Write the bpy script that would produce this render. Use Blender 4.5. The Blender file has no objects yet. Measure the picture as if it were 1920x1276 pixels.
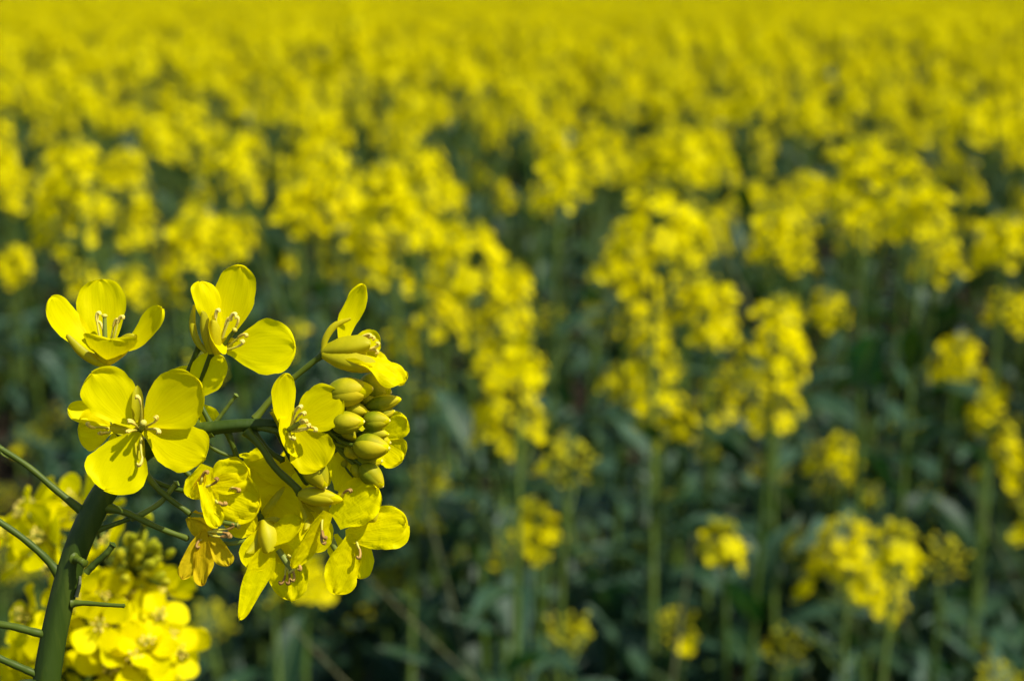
import bpy, math, random
import numpy as np
from mathutils import Matrix, Vector, Quaternion

# ------------------------------------------------------------------ camera
S = bpy.context.scene
C = S.collection
IW, IH, LENS = 1920.0, 1276.0, 50.0
FPX = LENS / 36.0 * IW                       # focal length in photo pixels
CAMZ = 1.30
PITCH = math.atan((638 + 18) / FPX)           # the horizon runs just above the frame
FOC = 0.270                                  # distance of the sharp raceme
cam_d = bpy.data.cameras.new('camera')
cam_d.lens = LENS; cam_d.sensor_width = 36.0
cam_d.clip_start = 0.01; cam_d.clip_end = 2000
cam_d.dof.use_dof = True; cam_d.dof.focus_distance = FOC - 0.003
cam_d.dof.aperture_fstop = 14.5
cam = bpy.data.objects.new('camera', cam_d); C.objects.link(cam)
cam.location = (0, 0, CAMZ); cam.rotation_euler = (math.pi / 2 - PITCH, 0, 0)
S.camera = cam
RIGHT = np.array([1.0, 0, 0])
FWD = np.array([0, math.cos(PITCH), -math.sin(PITCH)])
UP = np.array([0, math.sin(PITCH), math.cos(PITCH)])
CAM = np.array([0, 0, CAMZ])

# ------------------------------------------------------------------ sky, sun, exposure
SUN_EL, SUN_AZ = 56.0, 112.0                 # azimuth clockwise from the view direction
w = bpy.data.worlds.new('World'); S.world = w; w.use_nodes = True
nt = w.node_tree; nt.nodes.clear()
sky = nt.nodes.new('ShaderNodeTexSky'); sky.sky_type = 'NISHITA'; sky.sun_disc = False
sky.sun_elevation = math.radians(SUN_EL); sky.sun_rotation = math.radians(SUN_AZ)
bg = nt.nodes.new('ShaderNodeBackground'); bg.inputs[1].default_value = 0.10
wo = nt.nodes.new('ShaderNodeOutputWorld')
nt.links.new(sky.outputs[0], bg.inputs[0]); nt.links.new(bg.outputs[0], wo.inputs[0])
sun_d = bpy.data.lights.new('sun', 'SUN'); sun_d.energy = 4.5; sun_d.angle = math.radians(0.55)
sun_d.color = (1.0, 0.95, 0.87)
sun = bpy.data.objects.new('sun', sun_d); C.objects.link(sun)
el, az = math.radians(SUN_EL), math.radians(SUN_AZ)
TOSUN = Vector((math.cos(el) * math.sin(az), math.cos(el) * math.cos(az), math.sin(el)))
sun.rotation_euler = TOSUN.to_track_quat('Z', 'Y').to_euler(); sun.location = (3, -2, 6)
S.view_settings.view_transform = 'Standard'; S.view_settings.look = 'None'
S.view_settings.exposure = 0.55; S.view_settings.gamma = 1.0
S.view_settings.use_curve_mapping = False
S.render.engine = 'CYCLES'
S.cycles.use_denoising = True
S.cycles.max_bounces = 8; S.cycles.diffuse_bounces = 4; S.cycles.transmission_bounces = 6
S.cycles.sample_clamp_indirect = 6.0

# ------------------------------------------------------------------ materials
def new_mat(name):
    m = bpy.data.materials.new(name); m.use_nodes = True
    m.node_tree.nodes.clear()
    return m, m.node_tree.nodes, m.node_tree.links

def ramp(N, stops):
    r = N.new('ShaderNodeValToRGB'); e = r.color_ramp.elements
    while len(e) < len(stops): e.new(0.5)
    for k, (p, c) in enumerate(stops):
        e[k].position = p; e[k].color = (*c, 1)
    return r

def petal_mat(name, col_a, col_b, trans, tip=None, gloss=0.008, crumple=0.0):
    """thin petal: lit face, light coming through, fine veins running to the rim"""
    m, N, L = new_mat(name)
    uv = N.new('ShaderNodeUVMap'); uv.uv_map = 'uv'
    oi = N.new('ShaderNodeObjectInfo')
    nz = N.new('ShaderNodeTexNoise'); nz.inputs['Scale'].default_value = 160.0; nz.inputs['Detail'].default_value = 3
    geo = N.new('ShaderNodeTexCoord'); L.new(geo.outputs['Object'], nz.inputs['Vector'])
    mp = N.new('ShaderNodeMapping'); mp.inputs['Scale'].default_value = (26, 2.2, 1)
    L.new(uv.outputs[0], mp.inputs['Vector'])
    vn = N.new('ShaderNodeTexNoise'); vn.inputs['Scale'].default_value = 1.0; vn.inputs['Detail'].default_value = 2
    L.new(mp.outputs[0], vn.inputs['Vector'])
    add = N.new('ShaderNodeMath'); add.operation = 'ADD'
    L.new(nz.outputs[0], add.inputs[0]); L.new(vn.outputs[0], add.inputs[1])
    mul = N.new('ShaderNodeMath'); mul.operation = 'MULTIPLY_ADD'; mul.inputs[1].default_value = 0.8
    L.new(add.outputs[0], mul.inputs[0])
    rnd = N.new('ShaderNodeMath'); rnd.operation = 'MULTIPLY_ADD'; rnd.inputs[1].default_value = 0.5; rnd.inputs[2].default_value = -0.45
    L.new(oi.outputs['Random'], rnd.inputs[0]); L.new(rnd.outputs[0], mul.inputs[2])
    r = ramp(N, [(0.25, col_a), (0.8, col_b)]); L.new(mul.outputs[0], r.inputs[0])
    colour = r.outputs[0]
    if tip:
        sep = N.new('ShaderNodeSeparateXYZ'); L.new(uv.outputs[0], sep.inputs[0])
        mr = N.new('ShaderNodeMath'); mr.operation = 'MULTIPLY_ADD'; mr.inputs[1].default_value = 0.5
        L.new(vn.outputs[0], mr.inputs[0]); L.new(sep.outputs[1], mr.inputs[2])
        mm = N.new('ShaderNodeMapRange'); mm.inputs[1].default_value = tip[1]; mm.inputs[2].default_value = tip[2]
        L.new(mr.outputs[0], mm.inputs[0])
        mx = N.new('ShaderNodeMix'); mx.data_type = 'RGBA'
        L.new(mm.outputs[0], mx.inputs[0]); L.new(colour, mx.inputs[6]); mx.inputs[7].default_value = (*tip[0], 1)
        colour = mx.outputs[2]
    bump = N.new('ShaderNodeBump'); bump.inputs['Strength'].default_value = 0.11; bump.inputs['Distance'].default_value = 0.0006
    if crumple > 0:
        cn = N.new('ShaderNodeTexNoise'); cn.inputs['Scale'].default_value = 420.0; cn.inputs['Detail'].default_value = 2
        cn.inputs['Distortion'].default_value = 0.6; L.new(geo.outputs['Object'], cn.inputs['Vector'])
        cm = N.new('ShaderNodeMath'); cm.operation = 'MULTIPLY_ADD'; cm.inputs[1].default_value = 2.2
        L.new(cn.outputs[0], cm.inputs[0]); L.new(add.outputs[0], cm.inputs[2])
        L.new(cm.outputs[0], bump.inputs['Height']); bump.inputs['Strength'].default_value = crumple
    else:
        L.new(add.outputs[0], bump.inputs['Height'])
    d = N.new('ShaderNodeBsdfDiffuse'); t = N.new('ShaderNodeBsdfTranslucent'); g = N.new('ShaderNodeBsdfGlossy')
    g.inputs['Roughness'].default_value = 0.42; g.inputs['Color'].default_value = (1, 0.95, 0.10, 1)
    for s in (d, t): L.new(colour, s.inputs['Color'])
    for s in (d, t, g): L.new(bump.outputs[0], s.inputs['Normal'])
    m1 = N.new('ShaderNodeMixShader'); m1.inputs[0].default_value = trans
    L.new(d.outputs[0], m1.inputs[1]); L.new(t.outputs[0], m1.inputs[2])
    m2 = N.new('ShaderNodeMixShader'); m2.inputs[0].default_value = gloss
    L.new(m1.outputs[0], m2.inputs[1]); L.new(g.outputs[0], m2.inputs[2])
    o = N.new('ShaderNodeOutputMaterial'); L.new(m2.outputs[0], o.inputs[0])
    return m

def plain_mat(name, ca, cb, scale, rough, trans=0.0, bump=0.1, stretch=(1, 1, 1), spec=0.4, vec='Object', midrib=None, tipcol=None):
    m, N, L = new_mat(name)
    tc = N.new('ShaderNodeTexCoord'); mp = N.new('ShaderNodeMapping'); mp.inputs['Scale'].default_value = stretch
    L.new(tc.outputs[vec], mp.inputs['Vector'])
    nz = N.new('ShaderNodeTexNoise'); nz.inputs['Scale'].default_value = scale; nz.inputs['Detail'].default_value = 4
    L.new(mp.outputs[0], nz.inputs['Vector'])
    oi = N.new('ShaderNodeObjectInfo')
    ad = N.new('ShaderNodeMath'); ad.operation = 'MULTIPLY_ADD'; ad.inputs[1].default_value = 0.5; ad.inputs[2].default_value = -0.25
    L.new(oi.outputs['Random'], ad.inputs[0])
    sm = N.new('ShaderNodeMath'); sm.operation = 'ADD'; L.new(nz.outputs[0], sm.inputs[0]); L.new(ad.outputs[0], sm.inputs[1])
    r = ramp(N, [(0.3, ca), (0.72, cb)]); L.new(sm.outputs[0], r.inputs[0])
    colour = r.outputs[0]
    if midrib:
        uv = N.new('ShaderNodeUVMap'); uv.uv_map = 'uv'
        sep = N.new('ShaderNodeSeparateXYZ'); L.new(uv.outputs[0], sep.inputs[0])
        ab = N.new('ShaderNodeMath'); ab.operation = 'SUBTRACT'; ab.inputs[1].default_value = 0.5; L.new(sep.outputs[0], ab.inputs[0])
        ab2 = N.new('ShaderNodeMath'); ab2.operation = 'ABSOLUTE'; L.new(ab.outputs[0], ab2.inputs[0])
        mr = N.new('ShaderNodeMapRange'); mr.inputs[1].default_value = 0.06; mr.inputs[2].default_value = 0.02
        L.new(ab2.outputs[0], mr.inputs[0])
        mx = N.new('ShaderNodeMix'); mx.data_type = 'RGBA'
        L.new(mr.outputs[0], mx.inputs[0]); L.new(colour, mx.inputs[6]); mx.inputs[7].default_value = (*midrib, 1)
        colour = mx.outputs[2]
    if tipcol:
        uv = N.new('ShaderNodeUVMap'); uv.uv_map = 'uv'
        sep = N.new('ShaderNodeSeparateXYZ'); L.new(uv.outputs[0], sep.inputs[0])
        jit = N.new('ShaderNodeMath'); jit.operation = 'MULTIPLY_ADD'; jit.inputs[1].default_value = 0.6
        L.new(sm.outputs[0], jit.inputs[0]); L.new(sep.outputs[1], jit.inputs[2])
        mr = N.new('ShaderNodeMapRange'); mr.inputs[1].default_value = 0.65; mr.inputs[2].default_value = 1.4
        L.new(jit.outputs[0], mr.inputs[0])
        mx = N.new('ShaderNodeMix'); mx.data_type = 'RGBA'
        L.new(mr.outputs[0], mx.inputs[0]); L.new(colour, mx.inputs[6]); mx.inputs[7].default_value = (*tipcol, 1)
        colour = mx.outputs[2]
    b = N.new('ShaderNodeBump'); b.inputs['Strength'].default_value = bump; b.inputs['Distance'].default_value = 0.001
    L.new(nz.outputs[0], b.inputs['Height'])
    p = N.new('ShaderNodeBsdfPrincipled'); p.inputs['Roughness'].default_value = rough
    p.inputs['Specular IOR Level'].default_value = spec
    L.new(colour, p.inputs['Base Color']); L.new(b.outputs[0], p.inputs['Normal'])
    o = N.new('ShaderNodeOutputMaterial'); out = p.outputs[0]
    if trans > 0:
        t = N.new('ShaderNodeBsdfTranslucent'); L.new(b.outputs[0], t.inputs['Normal'])
        hs = N.new('ShaderNodeHueSaturation'); hs.inputs['Hue'].default_value = 0.46; hs.inputs['Saturation'].default_value = 1.5; hs.inputs['Value'].default_value = 1.2
        L.new(colour, hs.inputs['Color']); L.new(hs.outputs[0], t.inputs['Color'])
        mxs = N.new('ShaderNodeMixShader'); mxs.inputs[0].default_value = trans
        L.new(out, mxs.inputs[1]); L.new(t.outputs[0], mxs.inputs[2]); out = mxs.outputs[0]
    L.new(out, o.inputs[0])
    return m

M = {}
M['petal'] = petal_mat('petal', (0.78, 0.685, 0.0), (0.90, 0.82, 0.0), 0.50)
M['old_petal'] = petal_mat('old_petal', (0.62, 0.43, 0.004), (0.74, 0.55, 0.008), 0.42, tip=((0.40, 0.19, 0.02), 1.12, 1.35), crumple=0.35)
M['crumpled_petal'] = petal_mat('crumpled_petal', (0.78, 0.685, 0.0), (0.90, 0.82, 0.0), 0.50, crumple=0.32)
M['field_petal'] = petal_mat('field_petal', (0.78, 0.67, 0.0), (0.90, 0.80, 0.0), 0.47, gloss=0.012)
M['sepal'] = plain_mat('sepal', (0.42, 0.40, 0.002), (0.60, 0.54, 0.003), 220, 0.5, 0.3, 0.12, spec=0.2)
M['bud'] = plain_mat('bud', (0.16, 0.20, 0.002), (0.34, 0.335, 0.004), 240, 0.55, 0.18, 0.22, spec=0.12, tipcol=(0.62, 0.50, 0.006))
M['stem'] = plain_mat('stem', (0.030, 0.056, 0.003), (0.085, 0.115, 0.010), 70, 0.5, 0.0, 0.25, (7, 7, 0.6), spec=0.22)
M['pedicel'] = plain_mat('pedicel', (0.050, 0.080, 0.004), (0.095, 0.125, 0.008), 120, 0.5, 0.0, 0.12, spec=0.2)
M['field_stem'] = plain_mat('field_stem', (0.055, 0.10, 0.012), (0.12, 0.18, 0.03), 60, 0.5, 0.0, 0.12, (6, 6, 0.8), spec=0.25)
M['young_bud'] = plain_mat('young_bud', (0.32, 0.34, 0.006), (0.54, 0.51, 0.012), 190, 0.5, 0.2, 0.1, spec=0.14)
M['pod'] = plain_mat('pod', (0.12, 0.16, 0.015), (0.19, 0.23, 0.03), 120, 0.5, 0.0, 0.15, spec=0.25)
M['leaf'] = plain_mat('leaf', (0.009, 0.036, 0.008), (0.034, 0.082, 0.042), 26, 0.52, 0.25, 0.25, spec=0.30, midrib=(0.08, 0.14, 0.05))
M['anther'] = plain_mat('anther', (0.70, 0.52, 0.06), (0.90, 0.72, 0.14), 500, 0.6, 0.0, 0.3)
M['old_anther'] = plain_mat('old_anther', (0.24, 0.12, 0.02), (0.46, 0.27, 0.05), 500, 0.7, 0.0, 0.3)
M['filament'] = plain_mat('filament', (0.58, 0.52, 0.04), (0.70, 0.64, 0.08), 300, 0.5, 0.2, 0.05)
M['straw'] = plain_mat('straw', (0.085, 0.105, 0.035), (0.17, 0.17, 0.07), 40, 0.7, 0.0, 0.2, (4, 4, 1))
M['soil'] = plain_mat('soil', (0.014, 0.011, 0.007), (0.042, 0.031, 0.020), 9, 0.95, 0.0, 0.6, spec=0.1)

# ------------------------------------------------------------------ mesh helpers
class MB:
    """collects vertices, faces, material slots and uvs; build() links ONE mesh object"""
    def __init__(self):
        self.V, self.F, self.K, self.U, self.n = [], [], [], [], 0
    def add(self, v, f, k=0, u=None):
        v = np.asarray(v, float).reshape(-1, 3)
        self.V.append(v); self.U.append(np.zeros((len(v), 2)) if u is None else np.asarray(u, float).reshape(-1, 2))
        n = self.n
        self.F.extend([tuple(i + n for i in q) for q in f]); self.K.extend([k] * len(f)); self.n += len(v)
        return self
    def grid(self, P, k=0, wrap=False):
        a, b = P.shape[:2]
        uu, tt = np.meshgrid(np.linspace(0, 1, b), np.linspace(0, 1, a))
        f = []
        for i in range(a - 1):
            for j in range(b if wrap else b - 1):
                j2 = (j + 1) % b
                f.append((i * b + j, i * b + j2, (i + 1) * b + j2, (i + 1) * b + j))
        return self.add(P.reshape(-1, 3), f, k, np.stack([uu, tt], -1))
    def merge(self, o, mat=None, kmap=None):
        n = self.n
        for v in o.V:
            self.V.append(v if mat is None else v @ mat[:3, :3].T + mat[:3, 3])
        self.U.extend(o.U)
        self.F.extend([tuple(i + n for i in q) for q in o.F])
        self.K.extend(o.K if kmap is None else [kmap[k] for k in o.K]); self.n += o.n
        return self
    def mesh(self, name, mats):
        me = bpy.data.meshes.new(name)
        me.from_pydata(np.concatenate(self.V).tolist(), [], self.F)
        for m in mats: me.materials.append(M[m])
        me.polygons.foreach_set('material_index', self.K)
        me.polygons.foreach_set('use_smooth', [True] * len(self.F))
        U = np.concatenate(self.U); lay = me.uv_layers.new(name='uv')
        li = np.empty(len(me.loops), int); me.loops.foreach_get('vertex_index', li)
        lay.data.foreach_set('uv', U[li].ravel())
        me.update()
        return me

def nrm(v):
    v = np.asarray(v, float); l = np.linalg.norm(v)
    return v / l if l > 1e-12 else v

def smooth_path(P, n):
    """Catmull-Rom through points (rows may carry the radius as a 4th column)"""
    P = np.asarray(P, float)
    if len(P) == 2: return np.array([P[0] + (P[1] - P[0]) * t for t in np.linspace(0, 1, n)])
    Q = np.vstack([2 * P[0] - P[1], P, 2 * P[-1] - P[-2]])
    out = []
    for t in np.linspace(0, len(P) - 1 - 1e-9, n):
        i = int(t); f = t - i; a, b, c, d = Q[i], Q[i + 1], Q[i + 2], Q[i + 3]
        out.append(0.5 * (2 * b + (c - a) * f + (2 * a - 5 * b + 4 * c - d) * f * f + (3 * b - a - 3 * c + d) * f ** 3))
    return np.array(out)

def tube(mb, pts, rad, sides=8, n=None, k=0, ridge=0.0, cap=True):
    pts = np.asarray(pts, float); rad = np.broadcast_to(np.asarray(rad, float), (len(pts),))
    PR = smooth_path(np.column_stack([pts, rad]), n or max(2, len(pts) * 3))
    P, R = PR[:, :3], np.maximum(PR[:, 3], 1e-6)
    T = np.gradient(P, axis=0); ref = np.array([0.3, 0.9, 0.31])
    rings = []
    A = np.linspace(0, 2 * math.pi, sides, endpoint=False)
    prev = None
    for i in range(len(P)):
        t = nrm(T[i])
        x = nrm(np.cross(ref, t)) if prev is None else nrm(prev - t * np.dot(prev, t))
        prev = x; y = np.cross(t, x)
        r = R[i] * (1 + ridge * np.cos(A * 5))
        rings.append(P[i] + np.outer(np.cos(A) * r, x) + np.outer(np.sin(A) * r, y))
    mb.grid(np.array(rings), k, wrap=True)
    if cap:
        tip = P[-1] + nrm(T[-1]) * R[-1] * 0.6
        mb.add(np.vstack([rings[-1], tip]), [(j, (j + 1) % sides, sides) for j in range(sides)], k)
        mb.add(np.vstack([rings[0], P[0]]), [((j + 1) % sides, j, sides) for j in range(sides)], k)
    return mb

def ellipsoid(mb, c, axis, length, width, k=0, nu=8, nv=6, lobes=0, point=0.0):
    z = nrm(axis); x = nrm(np.cross(z, [0.31, 0.5, 0.81])); y = np.cross(z, x)
    A = np.linspace(0, 2 * math.pi, nu, endpoint=False); rows = []
    for ph in np.linspace(0.02, math.pi - 0.02, nv):
        h = -math.cos(ph); r = math.sin(ph) * (1 - point * max(h, 0))
        rr = r * width / 2 * (1 + lobes * np.cos(4 * A))
        rows.append(np.asarray(c) + z * h * length / 2 + np.outer(np.cos(A) * rr, x) + np.outer(np.sin(A) * rr, y))
    mb.grid(np.array(rows), k, wrap=True)
    return mb

def petal_grid(B, T, W, N, rng, bend=0.0, curl=0.0, cup=0.1, claw=0.16, tm=0.62, ruf=0.03, nt_=15, nu=11, twist=0.0, notch=0.03, skew=0.0, fold=0.0, tipx=2.8):
    """surface of one petal from its claw B to its rim T, N = its inner face"""
    B, T = np.asarray(B, float), np.asarray(T, float)
    D = T - B; Ln = np.linalg.norm(D); d = D / Ln
    N = nrm(np.asarray(N, float) - d * np.dot(N, d)); Sd = np.cross(d, N)
    ph = rng.uniform(0, 6.28, 6)
    rows = []
    for s in np.linspace(0, 1, nt_):
        t = 1 - (1 - s) ** 1.75
        if t < tm:
            q = t / tm; f = claw + (1 - claw) * (q * q * (3 - 2 * q)) ** 0.72
        else:
            q = (t - tm) / (1 - tm); f = math.sqrt(max(0.0, 1 - q ** tipx))
        c = B + D * t + N * Ln * (bend * 4 * t * (1 - t) + curl * t ** 3)
        row = []
        for u in np.linspace(-1, 1, nu):
            rim = max(abs(u), 0) ** 2
            e = 1 + 0.035 * math.sin(7 * t + 5 * u + ph[0]) + 0.022 * math.sin(17 * t - 9 * u + ph[1]) + 0.012 * math.sin(37 * t + ph[3])
            hw = W / 2 * f * e
            z = cup * W * f * u * u + fold * W * f * abs(u)
            edge = max(rim * min(1, t * 1.6), 0.55 * max(0, (t - 0.55) / 0.45) ** 1.2)
            z += ruf * W * edge * (math.sin(6.5 * u + 9 * t + ph[2]) + 0.7 * math.sin(13 * u - 11 * t + ph[3]))
            z += 0.35 * ruf * W * math.sin(4 * u + 5 * t + ph[4]) * t
            a = twist * t; 
            sx = u * hw * math.cos(a) - z * math.sin(a); sz = u * hw * math.sin(a) + z * math.cos(a)
            back = -notch * Ln * math.exp(-(u / 0.28) ** 2) * max(0, (t - 0.75) / 0.25)
            row.append(c + Sd * (sx + skew * W * t * t) + N * sz + d * (back + Ln * edge * (0.012 * math.sin(11 * u + ph[5]) + 0.010 * math.sin(23 * u + ph[1]))))
        rows.append(row)
    return np.array(rows)

def link(name, me, parent=None, mat=None, loc=None):
    o = bpy.data.objects.new(name, me); C.objects.link(o)
    if parent is not None: o.parent = parent
    if mat is not None: o.matrix_basis = Matrix(mat.tolist()) if isinstance(mat, np.ndarray) else mat
    elif loc is not None: o.location = loc
    return o

def thing(name, loc, label, cat, group=None, rz=0.0):
    o = link(name, None, loc=loc); o.rotation_euler = (0, 0, rz)
    o.empty_display_size = 0.05
    o['label'] = label; o['category'] = cat
    if group: o['group'] = group
    return o

def unproject(px, py, depth):
    return CAM + depth * (FWD + RIGHT * (px - 960) / FPX - UP * (py - 638) / FPX)

def view_vec(v):
    return RIGHT * v[0] + UP * v[1] - FWD * v[2]

# ------------------------------------------------------------------ ground
g = MB(); n = 41
gx = np.sign(np.linspace(-1, 1, n)) * np.abs(np.linspace(-1, 1, n)) ** 3 * 900
P = np.zeros((n, n, 3)); P[..., 0] = gx[None, :]; P[..., 1] = gx[:, None]
g.grid(P)
ground = link('ground', g.mesh('ground', ['soil'])); ground['kind'] = 'structure'

# ------------------------------------------------------------------ the sharp raceme in front
UPX = FOC / FPX                                   # metres per photo pixel at the focus distance
def F(px, py, z=0.0):
    """photo pixel -> point on the front raceme, z pixels nearer than the focus plane"""
    return unproject(px, py, FOC - z * UPX)

BASE = np.array([F(60, 1276)[0] - 0.01, F(60, 1276)[1] + 0.02, 0.0])
front = thing('rapeseed_plant', BASE.tolist(),
              'sharp tall rapeseed plant with thick stem arching over, open flowers and plump green buds', 'plant')
def fmesh(name, mb, mats, parent=None, org=None):
    """mesh given in world points, stored around org"""
    org = BASE if org is None else org
    mb.V = [v - org for v in mb.V]
    return mb.mesh(name, mats)

mb = MB()
q = [(BASE, 5.0e-3), (BASE + [0.004, -0.004, 0.35], 4.6e-3), (BASE + [0.0, -0.008, 0.75], 3.9e-3),
     (F(55, 1600), 31 * UPX), (F(72, 1400), 28.5 * UPX), (F(88, 1276), 27 * UPX), (F(106, 1170), 25.5 * UPX), (F(134, 1060), 25 * UPX),
     (F(165, 980), 25.5 * UPX), (F(205, 910, -4), 24.5 * UPX), (F(262, 850, -8), 22 * UPX), (F(330, 815, -6), 17 * UPX), (F(400, 802), 14 * UPX),
     (F(470, 796), 13 * UPX), (F(540, 797, -6), 11.5 * UPX), (F(600, 803, -10), 9 * UPX), (F(640, 810, -12), 5 * UPX)]
tube(mb, [p for p, r in q], [r * 0.93 for p, r in q], 24, 120, ridge=0.035)
link('stem', fmesh('stem', mb, ['stem']), front)

def pedicel(pts, r0=6, r1=5, mat='pedicel', name='pedicel', swell=None):
    mb = MB(); P = [F(*p) for p in pts]; k = len(P)
    P = smooth_path(P, 16); k = 16
    rr = []
    for i in range(k):
        q_ = i / (k - 1)
        r_ = (r0 + (r1 - r0) * q_) * UPX * 0.80 * (1 + 0.05 * math.sin(i * 1.9 + r0 * 7 + pts[0][0]))
        if mat == 'pedicel': r_ *= 1 + 0.75 * math.exp(-q_ * 11) + 0.35 * math.exp(-(1 - q_) * 12)
        rr.append(r_)
    if swell: rr[-1] = swell * UPX
    tube(mb, P, rr, 9, 34)
    return link(name, fmesh(name, mb, [mat]), front)

def stamen(fl, org, base, tip, rng, old=False, size=1.0, name='stamen'):
    """filament with a curled two-lobed anther at its end (view-space pixel points)"""
    mb = MB(); b, t = F(*base), F(*tip)
    mid = (b + t) / 2 + view_vec((rng.uniform(-2, 2), rng.uniform(-2, 2), rng.uniform(0, 4))) * UPX
    tube(mb, [b, mid, t], [2.6 * UPX, 2.2 * UPX, 1.7 * UPX], 6, 8, 0)
    ax = nrm(t - b); side = nrm(np.cross(ax, view_vec((0, 0, 1))) * rng.choice([-1, 1]) + 0.3 * view_vec((0, 0, 1)))
    u = UPX * size
    arc = [t - ax * 6 * u, t + ax * 3 * u + side * 1.5 * u, t + ax * 9 * u + side * 4.5 * u, t + ax * 9.5 * u + side * 8 * u, t + ax * 5 * u + side * 9.5 * u]
    for off in (-1, 1):
        sh = nrm(np.cross(ax, side)) * off * 2.0 * u
        tube(mb, [p + sh for p in arc], [1.9 * u, 2.5 * u, 2.5 * u, 2.3 * u, 1.4 * u], 6, 10, 1)
    return link(name, fmesh(name, mb, ['filament', 'old_anther' if old else 'anther'], org=org), fl)

def flower(centre, petals, sepals=(), bands=(), stamens=(), pistil=None, old=False, old_stamens=False, seed=0, receptacle=6, mat=None):
    """one open flower; every point is (px, py, z) of the photo"""
    rng = np.random.default_rng(seed); org = F(*centre)
    mb = MB()
    ellipsoid(mb, org, view_vec((0.1, 0.9, 0.4)), receptacle * 1.8 * UPX, receptacle * 1.8 * UPX, 0)
    if pistil:
        b, t, r = pistil
        tube(mb, [F(*b), (F(*b) + F(*t)) / 2, F(*t)], [r * UPX, r * UPX * 1.05, r * .75 * UPX], 9, 9, 0)
        ellipsoid(mb, F(*t), F(*t) - F(*b), 8 * UPX, r * 2.5 * UPX, 1)
    fl = link('flower', fmesh('flower', mb, ['pod', 'filament'], org=org), front, loc=(org - BASE).tolist())
    for p in petals:
        (b, t, W, N), kw = p[:4], (p[4] if len(p) > 4 else {})
        kw = dict(kw); pm = kw.pop('mat', mat or ('old_petal' if old else 'petal'))
        G = petal_grid(F(*b), F(*t), W * UPX, view_vec(N), rng, nt_=20, nu=15, **kw)
        link('petal', fmesh('petal', MB().grid(G), [pm], org=org), fl)
    for s in sepals:
        b, t, W, N = s[:4]; kw = dict(bend=0.12, cup=0.45, claw=0.55, tm=0.45, ruf=0.0, notch=0.0)
        if len(s) > 4: kw.update(s[4])
        pm = kw.pop('mat', 'sepal')
        G = petal_grid(F(*b), F(*t), W * UPX, view_vec(N), rng, nt_=14, nu=9, **kw)
        link('sepal', fmesh('sepal', MB().grid(G), [pm], org=org), fl)
    for pts, r in bands:                       # narrow sepals seen from the side
        mb = MB(); P = [F(*q_) for q_ in pts]; k = len(P)
        tube(mb, P, [r * UPX * (.75 if i in (0, k - 1) else 1.0) * (.6 if i == k - 1 else 1) for i in range(k)], 10, 18)
        mb.V = [v + np.outer((v - P[0]) @ FWD, -FWD) * .35 for v in mb.V]
        link('sepal', fmesh('sepal', mb, ['sepal'], org=org), fl)
    for b, t in stamens:
        stamen(fl, org, b, t, rng, old or old_stamens)
    return fl

def bud(base, tip, W, seed, yellow=False, smat='bud'):
    """closed bud: a core of folded petals inside four overlapping sepals"""
    rng = np.random.default_rng(seed); b, t = F(*base), F(*tip)
    ax = t - b; Ln = np.linalg.norm(ax); z = ax / Ln
    x = nrm(np.cross(z, nrm(rng.normal(size=3)))); y = np.cross(z, x); Wm = W * UPX
    core = MB()
    ellipsoid(core, b + ax * 0.53, z, Ln * 0.96, Wm * 0.84, 0, 14, 12, 0.03, 0.25)
    ellipsoid(core, t - z * Ln * 0.03, z, Wm * 0.16, Wm * 0.17, 1, 8, 6)
    o = link('bud', fmesh('bud', core, ['petal', 'anther'], org=b), front, loc=(b - BASE).tolist())
    for k in range(4):
        a0 = k * math.pi / 2 + 0.2
        end = rng.uniform(0.86, 0.98) if not yellow else rng.uniform(0.78, 0.86)
        rows = []
        for s in np.linspace(0, 1, 13):
            h = s * end
            r = (math.sin(math.pi * min(1, 0.06 + 0.90 * h ** 0.82)) ** 0.75) * (1.03 - 0.16 * max(0, h - 0.5))
            half = (math.pi / 4 + 0.12) * (1 if s < 0.75 else math.sqrt(max(0.02, 1 - ((s - 0.75) / 0.26) ** 2)))
            row = []
            for u in np.linspace(-1, 1, 9):
                a = a0 + u * half; rr = Wm / 2 * r * (1 + 0.10 * (1 - abs(u) ** 3) - 0.05 + (0.012 if k % 2 else -0.012))
                row.append(b + z * Ln * h + (x * math.cos(a) + y * math.sin(a)) * rr)
            rows.append(row)
        link('sepal', fmesh('sepal', MB().grid(np.array(rows)), [smat], org=b), o)
    return o

Z = (0, 0, 1)
# flower A, cupped, standing above the main flower
flower((199, 680, -14), [
    ((199, 668, -30), (186, 524, -62), 92, (0.05, 0.25, 0.95), dict(cup=0.10, bend=-0.05)),
    ((194, 664, -16), (96, 558, -4), 68, (0.45, 0.6, 0.65), dict(bend=-0.16, cup=0.08, tm=0.66)),
    ((206, 664, -14), (304, 578, -6), 66, (-0.30, 0.6, 0.75), dict(bend=-0.15, cup=0.10, tm=0.7)),
    ((203, 680, -6), (206, 636, 74), 94, (0, 0.9, -0.42), dict(bend=-0.07, cup=0.16, tm=0.86, ruf=0.02, claw=0.12))],
    bands=[([(199, 685, -2), (172, 673, 14), (147, 655, 22), (123, 629, 26)], 9.5)],
    sepals=[((200, 686, 0), (252, 628, 40), 34, (-0.45, 0.4, -0.8), dict(bend=-0.1)),
            ((199, 686, 0), (176, 640, 42), 32, (0.2, 0.4, -0.9), dict(bend=-0.1)), ((199, 684, -18), (210, 640, -44), 26, (0, 0.4, 0.9))],
    stamens=[((193, 662, -10), (181, 596, -4)), ((204, 660, -8), (214, 606, 2)), ((207, 660, -4), (222, 600, 6)), ((196, 662, -22), (192, 612, -30))],
    pistil=((197, 676, -8), (196, 592, -2), 4.6), seed=1)
pedicel([(199, 684, -14), (202, 712, -22), (215, 770, -34), (250, 850, -20)], 5.5, 6.5)
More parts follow.
